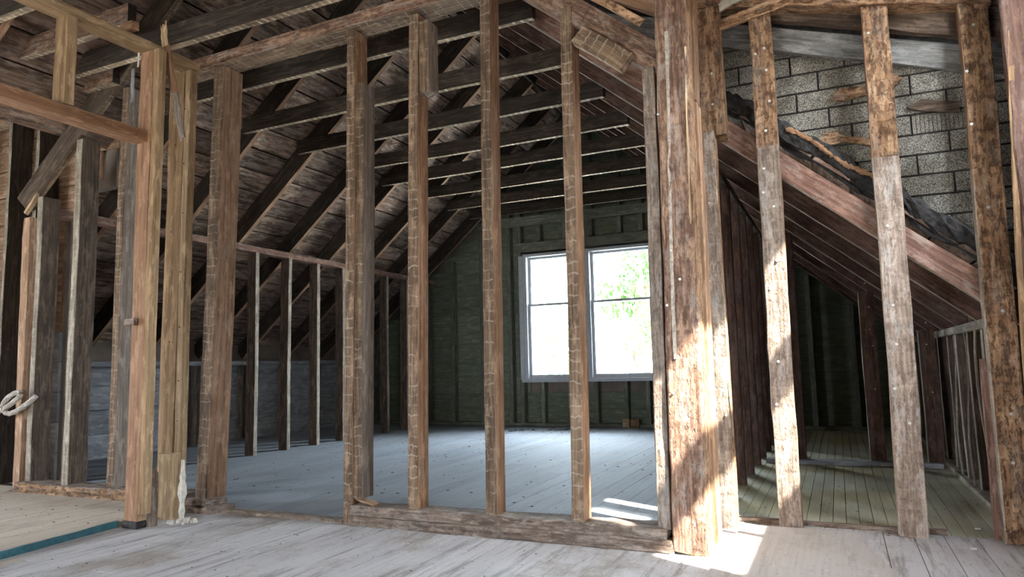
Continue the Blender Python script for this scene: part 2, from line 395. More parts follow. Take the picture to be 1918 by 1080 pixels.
# blue-green strip at the doorway
t_ = empty('threshold_strip', (-3.22, 2.1, 0))
tag(t_, 'blue-green painted edge strip along the plywood floor at the side doorway', 'threshold')
pts = [(-3.13, 1.05), (-3.165, 1.5), (-3.185, 1.85), (-3.22, 2.06), (-3.262, 2.4)]
for a, b_ in zip(pts, pts[1:]):
    timber('strip', 'teal', (a[0], a[1], .014), (b_[0], b_[1], .014), .016, .034, (-1, 0, 0), t_, seg=3, jit=.001, ends=(.003, .003))

# ------------------------------------------------------------------ setting: roof
ce = tag(empty('ceiling', (RX, 5, RZ)), kind='structure')
PW = .205
def deck(side, y_cuts_fn, s0, s1, mat='deck'):
    s = s0; i = 0
    while s < s1 - .05:
        sc_ = s + PW / 2
        for a, b_ in y_cuts_fn(i):
            if side == 'l':
                x_ = OX - .1 + sc_ * CS; z_ = zl(x_) + (RD + .012) / CS
                rot = Matrix.Rotation(-SL, 4, 'Y') @ Matrix.Rotation(math.pi / 2, 4, 'Z')
            else:
                x_ = ROX + .1 - sc_ * CS; z_ = zr(x_) + (RD + .012) / CS
                rot = Matrix.Rotation(SL, 4, 'Y') @ Matrix.Rotation(math.pi / 2, 4, 'Z')
            plank('roof_board', mat, round(b_ - a, 1), PW - .013, .02, ce, (x_, (a + b_) / 2, z_ + random.uniform(0, .003)), rot.to_euler())
        s += PW; i += 1
total = (RX - OX + .1) / CS
def cuts_l(i):
    c = [3.22, 4.66 + .63 * (i % 3), 6.57 + .6 * (i % 2), BY + .2]
    out = list(zip(c, c[1:]))
    if i >= 10: out += [(.8, 2.1), (2.1, 3.4)]
    return out
random.seed(5)
deck('l', cuts_l, 0, total)
def cuts_r(i):
    c = [3.53, 5.3 + .6 * (i % 3), BY + .2]
    out = list(zip(c, c[1:]))
    if (ROX + .1 - (i + 1) * PW * CS) < -1.25: out += [(.8, 2.1), (2.1, 3.42)]
    return out
deck('r', cuts_r, 0, (ROX + .1 - RX) / CS)
boxes('roof_skin', [(-6.9, -3.9, -2.1, 3.6, 2.98, 3.1), (-1.5, .94, -2.1, 3.75, 2.98, 3.1), (.94, 1.4, -2.1, .42, 2.98, 3.1), (-3.9, -1.5, -2.1, .85, 2.98, 3.1)], 'outer', ce)
# outer roof covering so that no sky shows between boards
V, Fs = [], []
def quad_slab(pts, n_, th):
    b0 = len(V); nn = Vector(n_) * th
    for p in pts: V.append(Vector(p))
    for p in pts: V.append(Vector(p) + nn)
    for f in ((0, 1, 2, 3), (7, 6, 5, 4), (0, 4, 5, 1), (1, 5, 6, 2), (2, 6, 7, 3), (3, 7, 4, 0)): Fs.append(tuple(b0 + k for k in f))
o_ = (RD + .03) / CS
for (xa, xb, ya, yb) in ((OX - .3, RX, 3.2, BY + .3), (-4.45, RX, .8, 3.2)):
    quad_slab([(xa, ya, zl(xa) + o_), (xb, ya, zl(xb) + o_), (xb, yb, zl(xb) + o_), (xa, yb, zl(xa) + o_)], (-SN, 0, CS), .05)
for (xa, xb, ya, yb) in ((RX, ROX + .3, 3.55, BY + .3), (RX, -1.2, .8, 3.55)):
    quad_slab([(xa, ya, zr(xa) + o_), (xb, ya, zr(xb) + o_), (xb, yb, zr(xb) + o_), (xa, yb, zr(xa) + o_)], (SN, 0, CS), .05)
quad_slab([(-3.9, .85, 2.98), (-1.5, .85, 2.98), (-1.5, .85, 4.0), (-3.9, .85, 4.0)], (0, -1, 0), .05)
link('roof_skin', make_mesh('roof_skin', V, Fs, [M['tar']]), ce)

# ------------------------------------------------------------------ setting: gable wall with the window
wb = tag(empty('wall_back', (RX, BY, 0)), kind='structure')
WX0, WX1, WZ0, WZ1 = -3.50, -1.88, .57, 2.12
z = 0
while z < RZ:
    zt = min(z + .2, RZ); zc = z + .1
    xa = max(OX - .1, XL - (2.6 - max(.8, zc)) / S - .12); xb = min(ROX + .1, XR + (2.6 - max(.8, zc)) / S + .12)
    if zc > 2.6: xa = XL + (zc - 2.6) / S - .12; xb = XR - (zc - 2.6) / S + .12
    spans = [(xa, xb)]
    if z + .2 > WZ0 and z < WZ1: spans = [(xa, WX0), (WX1, xb)]
    for a, b_ in spans:
        if b_ - a > .1: plank('wall_board', 'wall_board', b_ - a, .198, .02, wb, ((a + b_) / 2, BY + .12, zc + .0), (math.pi / 2, 0, 0))
    z += .2
boxes('outer_skin', [(OX - .3, WX0, BY + .14, BY + .2, -.1, 3.9), (WX1, ROX + .3, BY + .14, BY + .2, -.1, 3.9), (WX0, WX1, BY + .14, BY + .2, -.1, WZ0), (WX0, WX1, BY + .14, BY + .2, WZ1, 3.9)], 'outer', wb)
k = 0
for xs in [-5.75, -5.35, -4.95, -4.55, -4.12, -3.72, -3.30, -2.95, -2.62, -2.26, -2.0, -1.45, -1.05, -.65, -.25, .15, .5]:
    zt = (zl(xs) if xs < RX else zr(xs)) - .02
    if WX0 - .03 < xs < WX1 + .03:
        upright('wall_stud', 'gable_stud', xs - .025, xs + .025, BY, BY + .1, .04, WZ0 - .03, parent=wb)
        upright('wall_stud', 'gable_stud', xs - .025, xs + .025, BY, BY + .1, WZ1 + .16, zt, parent=wb)
    else:
        upright('wall_stud', 'gable_stud', xs - .025, xs + .025, BY, BY + .1, .04, zt, parent=wb)
for xs in (WX0 - .07, WX1 + .07): upright('wall_stud', 'gable_stud', xs - .03, xs + .03, BY - .005, BY + .1, .04, 2.9, parent=wb)
along_x('lintel', 'gable_stud', WX0 - .1, WX1 + .1, BY - .005, BY + .1, WZ1 + .03, WZ1 + .15, wb)
along_x('sole_plate', 'gable_stud', OX, ROX, BY, BY + .1, .0, .04, wb)
along_x('gable_tie', 'gable_stud', -4.6, -.8, BY - .03, BY + .02, 2.48, 2.6, wb)
wn = tag(empty('window_1', (RX, BY, WZ0)), kind='structure')
def bar(name, x0, x1, y0, y1, z0, z1, parent, mat='window_paint'):
    return timber(name, mat, ((x0 + x1) / 2, (y0 + y1) / 2, z0), ((x0 + x1) / 2, (y0 + y1) / 2, z1), x1 - x0, y1 - y0, (1, 0, 0), parent, seg=1, jit=0, warp=0, ch=.002)
bar('casing', WX0 - .07, WX0 - .015, BY - .03, BY - .01, WZ0 - .01, WZ1 - .02, wn)
bar('jamb', WX0 - .015, WX0 + .03, BY - .02, BY + .14, WZ0, WZ1, wn)
bar('jamb', WX1 - .03, WX1 + .015, BY - .02, BY + .14, WZ0, WZ1, wn)
bar('mullion', -2.73, -2.645, BY - .02, BY + .14, WZ0, WZ1, wn)
bar('head', WX0 + .03, WX1 - .03, BY - .01, BY + .14, WZ1 - .035, WZ1, wn)
bar('window_sill', WX0 - .05, WX1 + .05, BY - .05, BY + .14, WZ0 - .04, WZ0, wn, 'window_paint')
for xa, xb in ((WX0 + .03, -2.73), (-2.645, WX1 - .03)):
    for up in (0, 1):
        za, zb = ((WZ0, 1.495) if not up else (1.465, WZ1 - .035)); ya = BY + (.03 if not up else .065)
        s_ = empty('sash', ((xa + xb) / 2, ya, za), wn); fr = .03
        # each sash: two stiles, two rails and the pane
        bar('stile', xa, xa + fr, ya, ya + .03, za, zb, s_); bar('stile', xb - fr, xb, ya, ya + .03, za, zb, s_)
        bar('rail', xa + fr, xb - fr, ya, ya + .03, za, za + (.05 if not up else .03), s_); bar('rail', xa + fr, xb - fr, ya, ya + .03, zb - .028, zb, s_)
        boxes('pane', [(xa + fr, xb - fr, ya + .012, ya + .016, za + .03, zb - .025)], 'glass', s_)
    bar('sash_lift', (xa + xb) / 2 - .05, (xa + xb) / 2 + .05, BY + .015, BY + .03, WZ0 + .035, WZ0 + .045, wn)

# ------------------------------------------------------------------ setting: low outer walls
wl = tag(empty('wall_left', (OX, 5, 0)), kind='structure')
for r in range(4):
    for a, b_ in ((3.2, 5.1 + .4 * (r % 2)), (5.1 + .4 * (r % 2), BY + .1)):
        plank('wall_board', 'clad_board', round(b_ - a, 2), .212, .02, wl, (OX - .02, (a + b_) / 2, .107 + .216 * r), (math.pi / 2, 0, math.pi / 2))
boxes('outer_skin', [(OX - .12, OX - .04, 3.0, BY + .2, -.1, 1.1)], 'outer', wl)
for j in range(8): upright('wall_stud', ('knee_edge', 'dark_stud'), OX, OX + .09, 3.35 + j * .62, 3.40 + j * .62, .02, .82, parent=wl)
along_y('top_plate', 'clad_board', OX - .01, OX + .1, 3.2, BY, .82, .865, wl)
wr = tag(empty('wall_right', (ROX, 5, 0)), kind='structure')
for r in range(4):
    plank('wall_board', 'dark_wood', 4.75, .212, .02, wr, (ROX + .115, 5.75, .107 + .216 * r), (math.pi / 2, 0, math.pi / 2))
boxes('outer_skin', [(ROX + .13, ROX + .2, 3.42, BY + .2, -.1, 1.3)], 'outer', wr)
for j in range(11):
    y_ = 3.62 + j * .42
    upright('wall_stud', ('dark_stud', 'dark_stud', 'dark_stud', 'knee_edge'), ROX, ROX + .1, y_, y_ + .045, .03, .86, lean=random.uniform(-.01, .01), parent=wr)
    if j < 4: upright('lath_strip', 'knee_edge', ROX - .012, ROX - .002, y_ + .14, y_ + .155, .0, .88, lean=random.uniform(-.02, .02), leany=random.uniform(-.05, .05), parent=wr, seg=6, warp=.02)
along_y('top_plate', 'knee_edge', ROX - .02, ROX + .1, 3.5, BY, .86, .905, wr)
for y_ in (3.75, 3.86, 4.25): upright('lath_strip', 'knee_edge', ROX - .02, ROX + .0, y_, y_ + .02, .9, zr(ROX) + .15 + .1, leany=.02, parent=wr)
along_y('sole_plate', 'knee_edge', ROX - .03, ROX + .1, 3.6, BY, .0, .03, wr)

# ------------------------------------------------------------------ setting: front room shell (behind and beside the camera)
wf = tag(empty('wall_front', (-2.5, -1.9, 0)), kind='structure')
boxes('wall_panel', [(-6.8, -2.35, -2.0, -1.9, 0, 3), (-1.45, 1.4, -2.0, -1.9, 0, 3), (-2.35, -1.45, -2.0, -1.9, 0, .4), (-2.35, -1.45, -2.0, -1.9, 1.5, 3)], 'inner_shell', wf)
w2 = tag(empty('window_2', (-2.2, -1.95, .6)), kind='structure')
for xa in (-2.35, -1.49): bar('jamb', xa, xa + .04, -1.98, -1.9, .4, 1.5, w2)
wsl = tag(empty('wall_side', (-6.7, 0, 0)), kind='structure')
boxes('wall_panel', [(-6.8, -6.7, -2, .0, 0, 3), (-6.8, -6.7, 1.0, 3.2, 0, 3), (-6.8, -6.7, .0, 1.0, 0, .4), (-6.8, -6.7, .0, 1.0, 1.8, 3)], 'inner_shell', wsl)
w3 = tag(empty('window_3', (-6.75, .6, .7)), kind='structure')
for ya in (.0, .96): bar('jamb', -6.78, -6.7, ya, ya + .04, .4, 1.8, w3)
# right side of the front room: window the sun comes through
SX = .9
wsr = tag(empty('wall_side', (SX, 1, 0)), kind='structure')
zA, zB, zC, zD = 1.57, 2.03, 2.22, 2.66                      # light heights at this wall
y0s, y1s = 1.95, 2.90
boxes('wall_panel', [(SX, SX + .04, .4, y0s, 0, 3), (SX, SX + .04, y1s, 3.45, 0, 3), (SX, SX + .04, y0s, y1s, 0, zA), (SX, SX + .04, y0s, y1s, zD, 3),
                     (1.2, 1.3, -2, -1.5, 0, 3), (1.2, 1.3, .3, .4, 0, 3), (1.2, 1.3, -1.5, .3, 0, .4), (1.2, 1.3, -1.5, .3, 1.5, 3), (1.2, 1.3, -.5, .3, .4, 1.5), (SX, 1.3, .36, .4, 0, 3)], 'inner_shell', wsr)
boxes('wall_panel', [(.78, 1.6, 3.4, 3.46, 0, 3.0), (-.6, 1.6, 3.64, 3.70, 2.2, 3.0), (-1.2, -.6, 3.64, 3.70, 2.75, 3.0)], 'tar', wsr)
w4 = tag(empty('window_4', (SX, 2.4, zA)), kind='structure')
boxes('meeting_rail', [(SX, SX + .04, y0s, y1s, zB, zC)], 'window_dark', w4)
boxes('mullion', [(SX, SX + .04, 2.52, 2.56, zA, zD)], 'window_dark', w4)
w5 = tag(empty('window_5', (1.25, -.6, .75)), kind='structure')
for ya in (-1.5, -.54): bar('jamb', 1.2, 1.28, ya, ya + .04, .4, 1.5, w5)

# exterior
tag(boxes('ground', [(-60, 60, -60, 80, -3.3, -3.0)], 'bounce_ground'), kind='structure')
tag(boxes('sky_blocker', [(4.6, 9, -6, 16, -3.0, 3.5), (4.4, 9.2, -6.2, 16.2, 3.5, 3.65)], 'outer'), 'brown unseen block added beside the attic to cut low sky light', 'light blocker')  # unseen house-sized block, added to cut low sky light through the sun window
def leaf_tree(name, x, y, h, r, label, n_=2600, seed=1, z0=-3.0):
    rs = random.Random(seed); root = empty(name, (x, y, z0)); tag(root, label, 'tree', 'trees outside the gable window')
    timber('trunk', 'bark', (x, y, z0), (x + .2, y, z0 + h * .75), .3, .3, (1, 0, 0), root, seg=8, jit=.02, warp=.1)
    V, Fs = [], []
    blobs = [(rs.uniform(-r, r) * .7, rs.uniform(-r, r) * .7, h * rs.uniform(.55, .98), r * rs.uniform(.3, .5)) for _ in range(16)]
    for bx_, by_, bz_, br_ in blobs[:7]:
        timber('branch', 'bark', (x + .1, y, z0 + h * .4), (x + bx_, y + by_, z0 + bz_), .07, .07, (0, 1, .1), root, seg=4, jit=.01, warp=.1)
    for i in range(n_):
        bx_, by_, bz_, br_ = rs.choice(blobs)
        d_ = Vector((rs.gauss(0, 1), rs.gauss(0, 1), rs.gauss(0, 1))).normalized() * br_ * rs.random() ** .4
        c_ = Vector((x + bx_, y + by_, z0 + bz_)) + d_; q = Vector((rs.gauss(0, 1), rs.gauss(0, 1), rs.gauss(0, 1))).normalized(); p = q.orthogonal().normalized()
        l_ = rs.uniform(.06, .12); b0 = len(V)
        V += [c_ - q * l_, c_ + p * l_ * .5, c_ + q * l_, c_ - p * l_ * .5]; Fs.append((b0, b0 + 1, b0 + 2, b0 + 3))
    o = link('foliage', make_mesh('foliage', V, Fs, [M['leaf']], None, None, (x, y, z0)), root, (x, y, z0)); o['kind'] = 'stuff'
leaf_tree('leafy_tree', -4.6, 17.5, 7.6, 1.6, 'sunlit green tree seen through the right-hand sashes of the gable window', 4200, 3)
leaf_tree('leafy_tree', -9.6, 24, 5.0, 2.2, 'pale distant tree low behind the left-hand sashes of the gable window', 3000, 5)

# ------------------------------------------------------------------ structure timbers as things
# ridge board
tag(along_y('ridge_board', 'dark_wood', RX - .012, RX + .012, .85, BY, RZ - .03, RZ + .17), 'dark ridge board at the peak where both roof slopes meet', 'ridge board')
YR = [1.52, 2.15, 2.87, 3.42, 4.04, 4.66, 5.31, 5.90, 6.57, 7.23, 7.81]
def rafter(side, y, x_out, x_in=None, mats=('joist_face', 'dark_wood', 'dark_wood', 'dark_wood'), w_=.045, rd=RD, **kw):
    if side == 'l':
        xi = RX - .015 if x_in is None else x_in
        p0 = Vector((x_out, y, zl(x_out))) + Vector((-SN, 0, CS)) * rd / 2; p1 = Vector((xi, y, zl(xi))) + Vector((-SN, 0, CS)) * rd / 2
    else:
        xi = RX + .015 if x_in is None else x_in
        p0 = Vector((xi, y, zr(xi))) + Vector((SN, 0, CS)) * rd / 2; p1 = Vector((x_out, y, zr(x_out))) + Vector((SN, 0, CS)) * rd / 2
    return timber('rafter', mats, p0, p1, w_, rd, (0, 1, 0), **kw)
for j, y in enumerate(YR):
    if y < 2.8: out = -4.15
    elif y < 3: out = -4.90
    else: out = OX + .02
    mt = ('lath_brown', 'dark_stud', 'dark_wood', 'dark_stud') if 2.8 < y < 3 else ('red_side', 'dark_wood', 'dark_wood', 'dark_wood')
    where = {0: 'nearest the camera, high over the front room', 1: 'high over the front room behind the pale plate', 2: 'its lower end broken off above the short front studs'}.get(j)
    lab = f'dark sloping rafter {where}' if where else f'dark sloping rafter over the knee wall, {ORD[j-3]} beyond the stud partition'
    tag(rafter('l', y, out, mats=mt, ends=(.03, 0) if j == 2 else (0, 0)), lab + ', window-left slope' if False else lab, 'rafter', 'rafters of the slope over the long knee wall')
for j, y in enumerate(YR[2:]):
    out = -.60 if y < 3 else ROX + .05
    if y < 3:
        o = rafter('r', 2.88, -.60, -2.4, mats=('rough_post', 'maroon_brace', 'maroon_brace', 'rough_post'), w_=.09, rd=.115)
        tag(o, 'thick brown sloping rafter running down to the head of the big post', 'rafter', 'rafters of the slope over the big post'); continue
    if j == 1:
        o = rafter('r', 3.47, ROX + .05, mats=('knee_edge', 'dark_wood', 'maroon_brace', 'maroon_brace'), w_=.05, rd=.10)
        tag(o, 'reddish sloping rafter crossing behind the studs below the brick-pattern siding', 'rafter', 'rafters of the slope over the big post'); continue
    tag(rafter('r', y, out, mats=('knee_edge', 'dark_wood', 'dark_wood', 'maroon')), f'dark thin-edged rafter on the slope over the big post, {ORD[j-2]} behind the reddish one', 'rafter', 'rafters of the slope over the big post')

# ceiling joists
YJ = [3.35, 3.99, 4.61, 5.26, 5.85, 6.52, 7.18, 7.76]
for j, y in enumerate(YJ):
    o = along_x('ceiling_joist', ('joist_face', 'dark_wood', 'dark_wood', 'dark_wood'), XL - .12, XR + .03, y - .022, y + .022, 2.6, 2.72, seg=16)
    tag(o, f'dark ceiling joist with pale lath-marked underside, {ORD[j]} beyond the stud partition', 'joist', 'ceiling joists over the far room')
tag(along_x('ceiling_joist', ('joist_face', 'dark_wood', 'dark_wood', 'dark_wood'), -4.3, -1.35, 2.68, 2.73, 2.6, 2.73, seg=16), 'dark ceiling joist with striped underside just in front of the partition top', 'joist', 'ceiling joists over the front room')
tag(along_x('ceiling_joist', ('joist_face', 'dark_wood', 'dark_wood', 'rough_post'), -6.3, -3.30, 2.38, 2.43, 2.60, 2.71, seg=16, warp=.01), 'brown joist crossing above the side doorway, behind the short pale cripple stud', 'joist', 'ceiling joists over the front room')
tag(along_x('ceiling_joist', ('joist_face', 'dark_wood', 'dark_wood', 'dark_wood'), -6.0, -1.35, 2.06, 2.11, 2.62, 2.74, seg=16), 'striped joist at the top corner, nearest the camera above the pale doorway plate', 'joist', 'ceiling joists over the front room')
tag(along_x('ceiling_joist', ('joist_face', 'dark_wood', 'dark_wood', 'rough_post'), -6.3, -4.0, 2.80, 2.85, 2.56, 2.66, seg=16, warp=.01), 'weathered joist stub above the short studs, behind the reddish door header', 'joist', 'ceiling joists over the front room')

# ---- left knee wall
kg = 'studs of the long knee wall'
ys = [3.15, 3.57, 3.98, 4.39, 4.80, 5.22, 5.64, 6.05, 6.46, 6.86, 7.27, 7.68]
for j, y in enumerate(ys):
    o = upright('knee_wall_stud', ('dark_stud', 'knee_edge', 'dark_stud', 'dark_stud'), KX - .10, KX, y, y + .047, .0, 1.83, lean=random.uniform(-.008, .008))
    tag(o, f'dark narrow-edged knee wall stud, {ORD[len(ys)-1-j]} from the gable window wall', 'stud', kg)
tag(along_y('knee_wall_plate', ('maroon_brace', 'dark_wood', 'knee_edge', 'maroon_brace'), KX - .10, KX, 3.0, BY, 1.83, 1.885), 'long reddish plate resting on the knee wall studs under the rafters', 'plate')
# ---- right knee wall
for j, y in enumerate([3.62, 4.02, 4.44, 4.86, 5.3, 5.72, 6.14, 6.56, 6.98, 7.4, 7.8]):
    o = upright('knee_wall_stud', ('maroon', 'maroon', 'dark_stud', 'knee_edge'), RKX - .05, RKX + .055, y, y + .05, .0, 1.80)
    tag(o, f'reddish dark knee wall stud behind the big post, {ORD[j]} from it', 'stud', 'studs of the knee wall behind the big post')
tag(along_y('knee_wall_plate', 'dark_stud', RKX - .05, RKX + .055, 3.6, BY, 1.80, 1.85), 'dark plate on the knee wall behind the big post', 'plate')

# ---- front partition, Y = 2.83
FY = 2.83
g1 = 'studs of the stud partition'
lw_ = ('lath_brown', 'red_side', 'dark_stud', 'lath_brown')
def nails(o, x0, x1, y, zs, mat='nail', r=.006):
    V, Fs = [], []
    for k in range(6): V.append((math.cos(k * 1.047) * r, 0, math.sin(k * 1.047) * r))
    for k in range(6): V.append((math.cos(k * 1.047) * r * .8, -.004, math.sin(k * 1.047) * r * .8))
    Fs = [tuple(range(6, 12))] + [(k, (k + 1) % 6, 6 + (k + 1) % 6, 6 + k) for k in range(6)]
    me = make_mesh('nail', V, Fs, [M[mat]])
    for z_ in zs: link('nail', me, o, (random.uniform(x0 + .01, x1 - .01), y - .001, z_ + random.uniform(-.02, .02)))
o = upright('wall_stud', lw_, -2.225, -2.176, FY - .01, FY + .1, .0, 2.49, lean=.02)
tag(o, 'full-height brown stud forming the edge of the wide opening, on the floor', 'stud', g1)
o = upright('wall_stud', ('lath_brown', 'gray_side', 'dark_stud', 'lath_brown'), -2.174, -2.124, FY, FY + .1, .13, 2.20, lean=.014, ends=(.02, .002))
tag(o, 'grey-sided shorter stud doubled onto the opening edge stud, square cut top', 'stud', g1)
w_ = timber('splinter', 'red_side', (-2.16, FY + .03, .12), (-2.05, FY + .02, .095), .05, .01, (0, 1, 0), o, seg=3, jit=.003)
o = upright('wall_stud', lw_, -1.862, -1.808, FY, FY + .1, .09, 2.49, lean=.03)
tag(o, 'orange-sided stud with a short scab block nailed near its top', 'stud', g1)
o = upright('scab_block', ('lath_brown', 'gray_side', 'gray_side', 'gray_side'), -1.776, -1.722, FY + .002, FY + .095, 2.10, 2.44, ends=(.03, .01))
tag(o, 'short wood block fixed beside the top of the second partition stud', 'block')
o = upright('wall_stud', lw_, -1.455, -1.403, FY, FY + .1, .09, 2.56, lean=.022)
tag(o, 'tall stud with pale lath lines passing just beside the gable window', 'stud', g1)
o = upright('wall_stud', lw_, -1.053, -1.0, FY, FY + .1, .09, 2.33, lean=.024)
tag(o, 'stud standing in front of the gable window, meeting the sloping rafter', 'stud', g1)
o = upright('wall_stud', ('rot_gray', 'red_side', 'dark_stud', 'lath_brown'), -.69, -.638, FY - .01, FY + .08, .09, 1.97, lean=.02, ends=(.004, .012))
tag(o, 'narrow grey stud fixed against the big post, its top rough', 'stud', g1)
# top plate
o = along_x('top_plate', ('lath_brown', 'dark_stud', 'dark_stud', 'rough_post'), -3.45, -1.22, FY - .03, FY + .11, 2.49, 2.56, seg=18, dz=.02)
tag(o, 'brown top plate with lath marks running over the partition studs', 'plate')
# sole plates
for (za, zb, mt, lab, e) in ((.0, .047, 'sole', 'lower cracked sole plate of the stud partition, lying on the floor', .02), (.047, .092, 'sole', 'upper sole plate of the stud partition under the studs', .03)):
    o = along_x('sole_plate', (mt,), -2.175, -.64, FY - .02 - (.008 if za == 0 else 0), FY + .105, za, zb, seg=20, jit=.003, ends=(0, e))
    tag(o, lab, 'plate', 'sole plates of the stud partition')
tag(along_x('threshold_board', 'sole', -3.03, -2.23, FY - .01, FY + .06, -.002, .016, seg=8, jit=.002), 'thin worn threshold board across the wide opening', 'threshold')
# big post
po = empty('corner_post', (-.565, 2.9, 0)); tag(po, 'thick rough brown corner post with chalky stripe, sunlit at its foot', 'post')
upright('post_body', ('rough_post', 'orange_rot', 'dark_stud', 'rough_post'), -.632, -.50, FY - .025, FY + .10, .0, 2.62, lean=.035, parent=po, jit=.003, ch=.006, ends=(.012, 0), seg=26)
timber('split_splinter', 'new_wood', (-.496, FY - .01, 1.15), (-.487, FY - .02, 1.9), .008, .03, (1, 0, 0), po, seg=8, jit=.003)
timber('split_splinter', 'new_wood', (-.494, FY - .0, 1.75), (-.482, FY - .02, 2.02), .01, .02, (1, 0, 0), po, seg=5, jit=.002)
timber('chalk_streak', 'chalk', (-.585, FY - .0285, .75), (-.555, FY - .0285, 2.1), .011, .003, (1, 0, 0), po, jit=.003, ch=.0005, seg=30, warp=.004)
nails(po, -.62, -.52, FY - .03, (.98, 1.2, 1.75, 1.05, .62))
o = upright('wall_stud', ('red_side', 'red_side'), -.585, -.49, 3.02, 3.12, .0, 1.86, lean=.008)
tag(o, 'plain orange-brown stud right behind the big post, lower length', 'stud', 'studs beside the big post')
o = upright('wall_stud', ('red_side', 'red_side'), -.583, -.482, 3.0, 3.10, 1.865, 2.6, lean=.02)
tag(o, 'bright orange stud top behind the head of the big post', 'stud', 'studs beside the big post')
o = upright('wall_stud', ('rot_gray', 'orange_rot'), -.535, -.455, 3.29, 3.37, .0, 1.80, ends=(0, .03), jit=.003)
tag(o, 'rotted narrow stud beside the big post, full of nail holes', 'stud', 'studs beside the big post')
nails(o, -.53, -.46, 3.29, (.5, .85, 1.1, 1.45))
o = upright('wall_stud', ('orange_rot', 'orange_rot'), -.515, -.405, 3.31, 3.41, 1.80, 2.42, lean=.0, ends=(.02, 0), jit=.003)
tag(o, 'short rotted orange stud hanging above the reddish rafter', 'stud', 'studs beside the big post')
nails(o, -.5, -.42, 3.31, (2.1, 1.95))

# ---- partition in front of the brick-pattern siding, Y = 3.38
g2 = 'studs in front of the brick-pattern siding'
RY = 3.37
def two_tone(x0, x1, lean, zsplit, ztop, lab, m1, m2, nz):
    o = empty('wall_stud', ((x0 + x1) / 2, RY + .05, 0)); tag(o, lab, 'stud', g2)
    dl = lean * zsplit / ztop
    upright('lower_length', (m1, 'red_side', 'dark_stud', 'knee_edge'), x0, x1, RY, RY + .055, .0, zsplit, lean=dl, parent=o, jit=.0025, ch=.004, ends=(.004, .003))
    upright('upper_length', (m2, 'red_side', 'dark_stud', 'red_side'), x0 + dl, x1 + dl, RY, RY + .055, zsplit, ztop, lean=lean - dl, parent=o, jit=.0025, ch=.004, ends=(.003, .004))
    for z_ in nz: nails(o, x0 + dl * z_ / zsplit, x1 + dl * z_ / zsplit, RY, (z_,), r=.0075)
two_tone(-.285, -.188, .006, 1.72, 2.40, 'wide weathered stud nearest the big post, sunlit along one edge', 'rot_gray', 'orange_rot', (.55, .72, 1.05, 1.2, 1.45, 1.5, 1.6, 1.8, 1.95, 2.1, 2.15, 2.2))
two_tone(.180, .285, .018, 1.60, 2.34, 'wide brown stud in the middle of the brick-pattern siding view', 'rot_gray', 'orange_rot', (.45, .6, .8, .95, 1.3, 2.15))
two_tone(.545, .652, .012, 1.50, 2.22, 'dark pitted stud at the end of the brick-pattern siding', 'orange_rot', 'orange_rot', (.3, .5, .9, 1.35, 1.7, 1.9, 2.1))
o = timber('header_timber', ('orange_rot', 'orange_rot'), (-.52, RY + .03, 2.505), (.68, RY + .03, 2.24), .1, .10, (0, 1, 0), jit=.005, ends=(.02, .01), seg=14)
tag(o, 'sloping orange header resting on the studs above the brick-pattern siding', 'header')
# torn plaster and splinter on the header
V_ = [(-.44, RY - .045, 2.40), (-.38, RY - .045, 2.455), (-.30, RY - .045, 2.475), (-.16, RY - .045, 2.44), (-.07, RY - .045, 2.42), (-.075, RY - .045, 2.385), (-.15, RY - .045, 2.40), (-.27, RY - .045, 2.435), (-.34, RY - .045, 2.42), (-.40, RY - .045, 2.395)]
k_ = len(V_); VV = V_ + [(a, b_ + .02, c_ + .004) for a, b_, c_ in V_]
FF = [tuple(range(k_))[::-1], tuple(range(k_, 2 * k_))] + [(i, (i + 1) % k_, k_ + (i + 1) % k_, k_ + i) for i in range(k_)]
tag(link('plaster_strip', make_mesh('plaster_strip', VV, FF, [M['plaster']], None, None, VV[0]), None, VV[0]), 'torn white plaster strip stuck on the header beside the big post', 'plaster')
tag(timber('splintered_board', 'orange_rot', (-.47, RY - .012, 2.33), (-.02, RY - .012, 2.41), .02, .055, (0, 1, 0), jit=.004, ends=(.03, .03)), 'splintered board under the white plaster strip', 'board')
# reddish lookout above the rafter and the lath-marked offcut under it
tag(timber('tie_board', ('red_side',), (-1.15, 3.0, 2.62), (-.62, 3.0, 2.31), .045, .07, (0, 1, 0)), 'orange-brown board sloping into the head of the big post, above the siding', 'board')
tag(timber('lath_offcut', ('joist_face', 'lath_brown'), (-.945, FY - .005, 2.18), (-.735, FY - .005, 2.01), .05, .085, (0, 1, 0), ends=(.012, .012)), 'short lath-marked offcut hanging under the thick sloping rafter', 'offcut')
tag(timber('broken_board', ('new_wood', 'orange_rot'), (-1.0, FY - .025, 2.435), (-.66, FY - .025, 2.165), .02, .03, (0, 1, 0), jit=.006, ends=(.03, .02)), 'splintered pale board edge on top of the thick sloping rafter', 'board')

